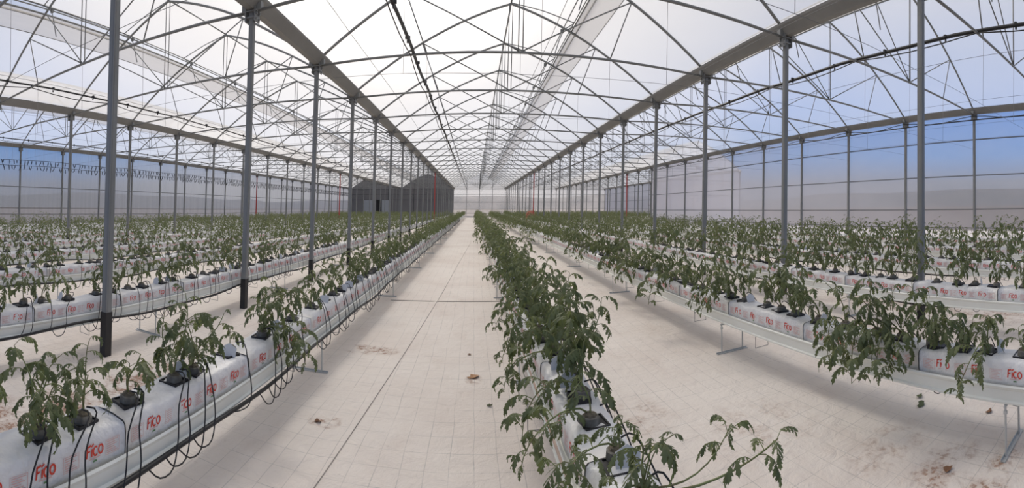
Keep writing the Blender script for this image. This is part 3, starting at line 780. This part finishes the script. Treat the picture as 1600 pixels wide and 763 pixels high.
KINDS = [  # (height, lean, leaves, wording, where the leaves start)
    (0.28, 0.12, 7, 'small upright tomato plant', .3), (0.40, 0.18, 8, 'upright leafy tomato plant', .3), (0.47, 0.22, 10, 'tall bushy tomato plant', .25), (0.40, 0.40, 8, 'leaning tomato plant', .3),
    (0.48, 0.64, 10, 'tomato plant drooping over its bag', .3), (0.62, 0.90, 13, 'tomato plant hanging over the trough', .25), (0.20, 0.2, 5, 'short sparse tomato plant', .35), (0.54, 0.30, 12, 'large bushy tomato plant', .25),
    (0.42, 0.52, 5, 'leggy bare-stemmed tomato plant', .72), (0.58, 0.74, 5, 'long bare-stemmed tomato plant reaching over the floor', .76)]
SPEC, PSTEM, PFOL, LOW = {}, {}, {}, {}
for q, (H, lean, nl, w_, t0) in enumerate(KINDS):
    for v in range(3):
        sp_ = plant_spec(q * 31 + v * 7 + 5, H, lean, 0.0, nl, t0, {5: 'over', 9: 'reach'}.get(q)); SPEC[q, v] = sp_
        PSTEM[q, v] = stem_mb(sp_[0]).mesh('stem', M['stem'], True)
        PFOL[q, v] = merged_foliage(sp_[1], LEAF2).mesh('foliage', [M['leaf'], M['stem']], True)
        LOW[q, v] = as_part(merged_foliage(sp_[1], LEAF1))
a = MB(); a.tube([(0, 0, 0.556), (0.002, 0, 0.580), (0.003, 0.002, 0.606), (0.003, 0.002, 0.612)], [0.048, 0.047, 0.045, 0.038], 9); a.tube([(0.003, 0.002, 0.606), (0.003, 0.002, 0.620), (0.004, 0.002, 0.624)], [0.040, 0.030, 0.012], 8, 1); CUBE = a.mesh('root_cube', [M['wrap'], M['cube']])

# plants of the front rows, placed one by one: row, y, kind, lean direction (degrees, 0 = towards the blue wall, 90 = away), scale
FRONT = [(-1, 0.74, [(4, -60, .9), (3, -100, .9)]), (-1, 1.04, [(8, 120, .75), (8, 70, .7), (3, 200, .9), (4, -20, .7), (6, 10, 1.2)]), (-1, 1.28, [(1, 100, .8), (6, 0, 1.0)]), (-1, 1.60, [(6, 40, 1.1), (6, -60, .8)]),
         (-1, 1.98, [(1, 160, .85), (2, 120, .95), (6, -30, 1.0)]), (-1, 2.16, [(2, 170, .8), (3, 60, .9), (4, -10, .6)]), (-1, 2.62, [(6, 90, .6)]), (-1, 3.08, [(5, 5, .9), (4, 30, 1.0), (5, -25, .8), (7, 120, .6), (3, -60, .8)]), (-1, 3.36, [(3, 120, .9), (4, 60, .8)]),
         (-1, 3.66, [(3, 60, .8)]), (-1, 4.20, [(1, 150, .85), (3, 40, .8)]), (-1, 4.55, [(3, 30, .8)]), (-1, 4.9, [(1, 120, .9), (3, 200, .8)]),
         (0, 1.42, [(9, -41, .92), (9, -6, .72), (8, 0, .5), (6, 190, .9), (5, 195, .6), (6, 60, .8)]), (0, 1.71, [(5, 195, .7), (6, 20, .6)]), (0, 2.02, [(6, 160, .9), (5, 190, .8)]), (0, 2.32, [(7, 130, .9), (3, 30, .9), (5, 185, .8)]), (0, 2.55, [(2, 60, .95), (7, 15, .85), (4, 170, .9)]),
         (0, 2.82, [(5, 175, .9), (2, 30, .95), (7, 60, .9)]), (0, 3.08, [(4, 185, .95), (7, 30, .95), (3, 10, 1.0)]), (0, 3.36, [(3, 20, 1.05), (2, 100, .9), (5, 185, .8)]), (0, 3.62, [(4, 175, .9), (7, 40, .95)]), (0, 3.95, [(2, 60, .95), (3, 0, 1.0), (4, 185, .8)]), (0, 4.2, [(7, 100, .9), (5, 190, .8)]), (0, 4.5, [(7, 10, .9), (2, 170, .9)]),
         (0, 4.8, [(3, 10, .9), (4, 190, .9)]), (0, 5.05, [(7, 100, .9), (4, 185, .9)]),
         (1, 0.84, [(6, 90, .7)]), (1, 1.10, [(4, 190, .8), (5, 170, .9), (6, 80, .8)]), (1, 1.30, [(4, 178, .8), (3, 165, .8), (6, 90, .9)]), (1, 1.55, [(2, 150, .9), (3, 60, .9), (4, 200, .7)]), (1, 1.82, [(5, 178, .95), (4, 160, 1.0), (5, 200, .85), (7, 170, .7)]), (1, 2.06, [(5, 185, 1.1), (7, 175, .9), (5, 165, .95), (4, 200, .9)]),
         (1, 2.40, [(3, 100, .9), (5, 190, .8)]), (1, 2.70, [(3, 160, .9), (4, 180, .7)]), (1, 3.02, [(2, 60, 1.1), (7, 60, 1.1), (3, 200, .9)]), (1, 3.25, [(2, 120, 1.15), (1, 30, 1.1)]), (1, 3.48, [(3, 200, .8)]), (1, 3.85, [(4, 175, .9), (7, 90, .8)]), (1, 4.1, [(7, 180, 1.0), (5, 170, .9), (4, 190, .9)]), (1, 4.4, [(5, 170, .8), (3, 60, .9)]),
         (1, 4.75, [(4, 185, .9), (2, 60, .9)]), (1, 5.02, [(7, 100, .9), (3, 180, .8)])]
plants = []
rp = random.Random(11)
for (k, y, sh) in FRONT: plants.append((math.hypot(ROWS[k], y), k, ROWS[k] + rp.uniform(-.02, .02), y, sh[0][0], math.radians(sh[0][1]), sh[0][2], sh[1:]))
for k, x in ROWS.items():
    step = {0: 0.22, 1: 0.26, -1: 0.28}.get(k, 0.30 if k < 0 else 0.29)
    y = 5.25 if k in (0, 1, -1) else max(Y_ROW0[k], y_in(x) - 0.5) + 0.2
    while y < Y_ROW_END[k]:
        q = rp.choice([0, 1, 2, 3, 1, 0, 7, 6, 4, 8]) if k < 0 else (rp.choice([1, 2, 3, 4, 7, 7, 5, 2]) if k > 1 else rp.choice([2, 4, 4, 5, 5, 7, 3]))
        if k == 0: q = rp.choice([2, 7, 7, 4, 3, 5])
        out = (0.0 if rp.random() < 0.5 else PI) if k <= 0 else (PI if rp.random() < 0.8 else 0.0)
        plants.append((math.hypot(x, y), k, x + rp.uniform(-.03, .03), y + rp.uniform(-.06, .06), q, (out + rp.uniform(-.8, .8)) if q in (4, 5) else rp.uniform(0, 6.28), rp.uniform(.8, 1.1) * (1.15 if k > 0 or y > 12 else 1.0), [(rp.choice([0, 1, 3, 6]), rp.uniform(0, 360), .9)] if rp.random() < 0.55 else []))
        y += step * rp.uniform(0.8, 1.2)
plants.sort(key=lambda p: p[0])
near, far = plants[:300], plants[300:]
cnt = {}
for d, k, x, y, q, dg, s_, more in sorted(near, key=lambda p: (p[1], p[3])):
    cnt[k] = cnt.get(k, 0) + 1; v = int(y * 13) % 3
    t = thing('tomato_plant', '%s, %s in %s' % (KINDS[q][3], nth(cnt[k]), rowname(k)), 'plant', (x, y, 0), 'tomato plants in the rows')
    for e, (qq, dd, ss) in enumerate([(q, math.degrees(dg), s_)] + list(more)):
        vv = (v + e) % 3
        base = Matrix.Translation((0.012 * math.cos(e * 2.1) * (e > 0), 0.012 * math.sin(e * 2.1) * (e > 0), 0.62 * (1 - ss))) @ Matrix.Rotation(math.radians(dd), 4, 'Z') @ Matrix.Scale(ss, 4)
        o = obj('stem', PSTEM[qq, vv], t); o.matrix_local = base
        if d < 6.5:
            for p, ang, pit, rol, sz, lv in SPEC[qq, vv][1]:
                R = Matrix(rotm(ang, pit, rol).tolist()).to_4x4()
                o = obj('leaf', LEAFM[lv], t); o.matrix_local = base @ Matrix.Translation(Vector(p)) @ R @ Matrix.Scale(sz, 4)
        else:
            o = obj('foliage', PFOL[qq, vv], t); o.matrix_local = base
    if d < 20: obj('root_cube', CUBE, t, (0, 0, 0), (0, 0, rp.uniform(-.4, .4)))
    if d < 14 and k in BAGS:
        yb, tb = min(BAGS[k], key=lambda b: abs(b[0] - y))
        obj('planting_hole', HOLE, tb, (0, min(0.5, max(-0.5, y - yb)), 0), (0, 0, rp.uniform(-.2, .2)))
        if rp.random() < 0.22: obj('cut_flap', FLAP, tb, (rp.choice((-.03, .03)), min(0.5, max(-0.5, y - yb - 0.085)), 0.575), (rp.uniform(-.5, -.1), 0, rp.uniform(-.4, .4)))
parts = []
for d, k, x, y, q, dg, s_, more in far:
    for qq, dd, ss in [(q, math.degrees(dg), s_)] + list(more):
        V, Fs = LOW[qq, int(y * 13) % 3]
        cs, sn = math.cos(math.radians(dd)), math.sin(math.radians(dd))
        parts.append((np.stack([(V[:, 0] * cs - V[:, 1] * sn) * ss + x, (V[:, 0] * sn + V[:, 1] * cs) * ss + y, (V[:, 2] - 0.62) * ss + 0.60], axis=1), Fs))
tag(obj('far_tomato_plants', big_mesh('far_tomato_plants', parts, [M['leaf'], M['stem']])), 'mass of green tomato plants filling the far ends of all rows', 'plants', kind='stuff')

# ------------------------------------------------------------------ drip lines: black feed pipe at each trough with thin tubes up to the plants
for k, x in ROWS.items():
    if k >= 6: continue
    y0, y1 = Y_ROW0[k] - 0.2, Y_ROW_END[k]
    low = 0.325 if k < 0 else 0.262
    t = thing('drip_line', 'black feed pipe with thin drip tubes slung along ' + rowname(k), 'drip line', (x, 0, 0), 'black drip lines')
    r = random.Random(k + 50); ph = r.uniform(0, 6)
    fz = lambda y_: low + (0.012 if k == -1 else 0.026) * math.sin(y_ * 1.63 + ph) + 0.010 * math.sin(y_ * 3.7 + ph)
    mb = MB(); mb.tube([(0.172 + 0.008 * math.sin(y_ * 2.2), y_, fz(y_)) for y_ in list(np.arange(y0, min(y1, 16), 0.25)) + list(np.arange(16, y1, 1.5))], 0.0135, 6); obj('feed_pipe', mb.mesh('feed_pipe', M['black'], True), t)
    lim = {-1: 13, -2: 12, 0: 6, 1: 6, 2: 8, -3: 10}.get(k, 0)
    fmb = MB()
    for d, kk, px_, py, q, dg, s_, more in plants:
        if kk != k or py > (45 if k == -1 else 26): continue
        yb = py - r.uniform(0.02, 0.2); lo = fz(yb) - r.uniform(0.03, 0.09) if r.random() < 0.7 else fz(yb)
        pts = [(0.172, yb - 0.14, fz(yb)), (0.20, yb - 0.10, lo), (0.215, yb - 0.02, lo + 0.01), (0.205, yb + 0.03, 0.40), (0.16, yb + 0.06, 0.53), (0.10, py + 0.02, 0.64), (0.035, py + 0.01, 0.645)]
        P = [np.array(p) for p in pts]; sm = []
        for i in range(len(P) - 1):
            p0, p1, p2, p3 = P[max(i - 1, 0)], P[i], P[i + 1], P[min(i + 2, len(P) - 1)]
            for u in ((0, 0.33, 0.67) if py < lim else (0,)):
                sm.append(0.5 * (2 * p1 + (p2 - p0) * u + (2 * p0 - 5 * p1 + 4 * p2 - p3) * u * u + (3 * p1 - p0 - 3 * p2 + p3) * u ** 3))
        sm.append(P[-1])
        if py < lim:
            mb = MB(); mb.tube(sm, 0.0042, 5); obj('drip_tube', mb.mesh('drip_tube', M['black'], True), t)
            if k in (-1, -2) and len(more) and py < 9:
                mb = MB(); mb.tube([(p[0] + 0.012 * math.sin(e_ * 0.5), p[1] - 0.11 * (1 - e_ / len(sm)) - 0.03, p[2]) for e_, p in enumerate(sm)], 0.0042, 5); obj('drip_tube', mb.mesh('drip_tube', M['black'], True), t)
        elif abs(k) < 4:
            fmb.tube(sm, 0.0048, 3, caps=False)
    if fmb.v: tag(obj('far_drip_tubes', fmb.mesh('far_drip_tubes', M['black']), t), kind='stuff')

# thin crop wires running along above each row
for k, x in ROWS.items():
    if abs(k) > 5: continue
    mb = MB(); mb.tube([(0.3, y_, 3.34 + 0.015 * math.sin(y_)) for y_ in np.arange(Y_START, Y_END, BAY)], 0.003, 4)
    tag(obj('crop_wire', mb.mesh('crop_wire', M['wire']), loc=(x, 0, 0)), 'thin steel crop wire stretched high above ' + rowname(k), 'wire', 'crop wires above the rows')

# orange-red plastic sheet heaped round the foot of the red post beside the centre bay
mb = MB(); r = random.Random(5); n = 14; V = []
for z, rr in ((0.0, 0.52), (0.5, 0.50), (1.0, 0.44), (1.18, 0.34), (1.28, 0.12)):
    for i in range(n):
        a_ = 2 * PI * i / n; q_ = rr * (1 + 0.12 * math.cos(5 * a_ + z * 2) + r.uniform(-.05, .05)); V.append((q_ * math.cos(a_), 0.55 * q_ * math.sin(a_), z + r.uniform(-.03, .03) * (z > 0)))
F = [(j * n + i, j * n + (i + 1) % n, (j + 1) * n + (i + 1) % n, (j + 1) * n + i) for j in range(4) for i in range(n)] + [tuple(range(n - 1, -1, -1)), tuple(4 * n + i for i in range(n))]
mb.add(V, F)
tag(obj('plastic_sheet', mb.mesh('plastic_sheet', M['orange']), loc=(PX[1] - 0.1, FR[13] + 0.75, 0)), 'orange-red plastic sheet heaped behind a red post', 'sheet')

# ------------------------------------------------------------------ floor seams and litter
mb = MB(); pts = [(-0.94, -1.0), (-0.937, 2.4), (-0.86, 3.8), (-0.783, 5.18), (-0.62, 8.5), (-0.5, 12), (-0.17, 20.4), (-0.1, 40)]
for (xa, ya), (xb, yb) in zip(pts[:-1], pts[1:]):
    mb.add([(xa - .09, ya, 0.001), (xa, ya, 0.007), (xa + .008, ya, 0.001), (xb - .09, yb, 0.001), (xb, yb, 0.007), (xb + .008, yb, 0.001)], [(0, 3, 4, 1), (1, 4, 5, 2)])
tag(obj('trim_1', mb.mesh('fabric_seam', M['floor'])), kind='structure')
mb = MB(); mb.tube([(x_, y_ , 0.003) for x_, y_ in [(p[0] + 0.004, p[1]) for p in pts[:7]]], 0.0035, 4); tag(obj('trim_2', mb.mesh('seam_edge', mat('seam_thread', (0.30, 0.27, 0.25), 0.9, noise=(5, 1.0, (0.14, 0.12, 0.11))))), kind='structure')
mb = MB(); mb.add([(-1.5, 7.63, 0.002), (0.5, 7.66, 0.002), (0.5, 7.69, 0.006), (-1.5, 7.66, 0.006)], [(0, 1, 2, 3)]); mb.tube([(-1.5, 7.64, 0.004), (0.5, 7.67, 0.004)], 0.004, 4)
tag(obj('trim_3', mb.mesh('cross_seam', mat('dark_seam', (0.25, 0.23, 0.2), 0.9))), kind='structure')  # cross seam drawn as an even dark strip and cord
def litter(name, x, y, s_, lab, seed, m_):
    r = random.Random(seed); mb = MB(); V = [(0, 0, 0.010 * s_ * 10)]; n = 9
    for i in range(n):
        a_ = 2 * PI * i / n; rr = s_ * r.uniform(0.45, 1.0); V.append((rr * math.cos(a_), rr * math.sin(a_) * 0.7, r.uniform(0.002, 0.02)))
    F = [(0, i + 1, (i + 1) % n + 1) for i in range(n)]
    F += [tuple(range(n, 0, -1))]
    mb.add(V, F); tag(obj(name, mb.mesh(name, m_), loc=(x, y, 0.0)), lab, 'litter', 'scraps lying on the floor')
litter('dead_leaf', 0.0, 4.26, 0.085, 'curled tan dead leaf lying alone on the walkway', 1, mat('tan_leaf', (0.40, 0.22, 0.11), 0.8))
litter('leaf_scrap', 0.13, 3.64, 0.03, 'small dark green leaf scrap on the walkway near the tan leaf', 2, M['leaf'])
litter('leaf_scrap', -0.05, 4.9, 0.03, 'tiny dark scrap on the walkway beyond the tan leaf', 3, M['deadleaf'])
litter('dead_leaf', -1.19, 3.15, 0.04, 'brown crumpled scrap on the walkway beside the long seam', 4, M['deadleaf'])
litter('leaf_scrap', 3.08, 1.81, 0.06, 'withered green sprig fallen under the hanging plant', 5, M['leaf'])
litter('leaf_scrap', 3.2, 1.9, 0.05, 'second withered sprig on the floor beside the first', 6, M['leaf'])
litter('dead_leaf', 2.4, 1.23, 0.06, 'dark brown leaf strip on the stained floor by the blue wall side', 7, M['deadleaf'])
litter('dead_leaf', 3.2, 1.25, 0.05, 'small curled leaf near the foot of the nearest trough stand', 8, M['deadleaf'])
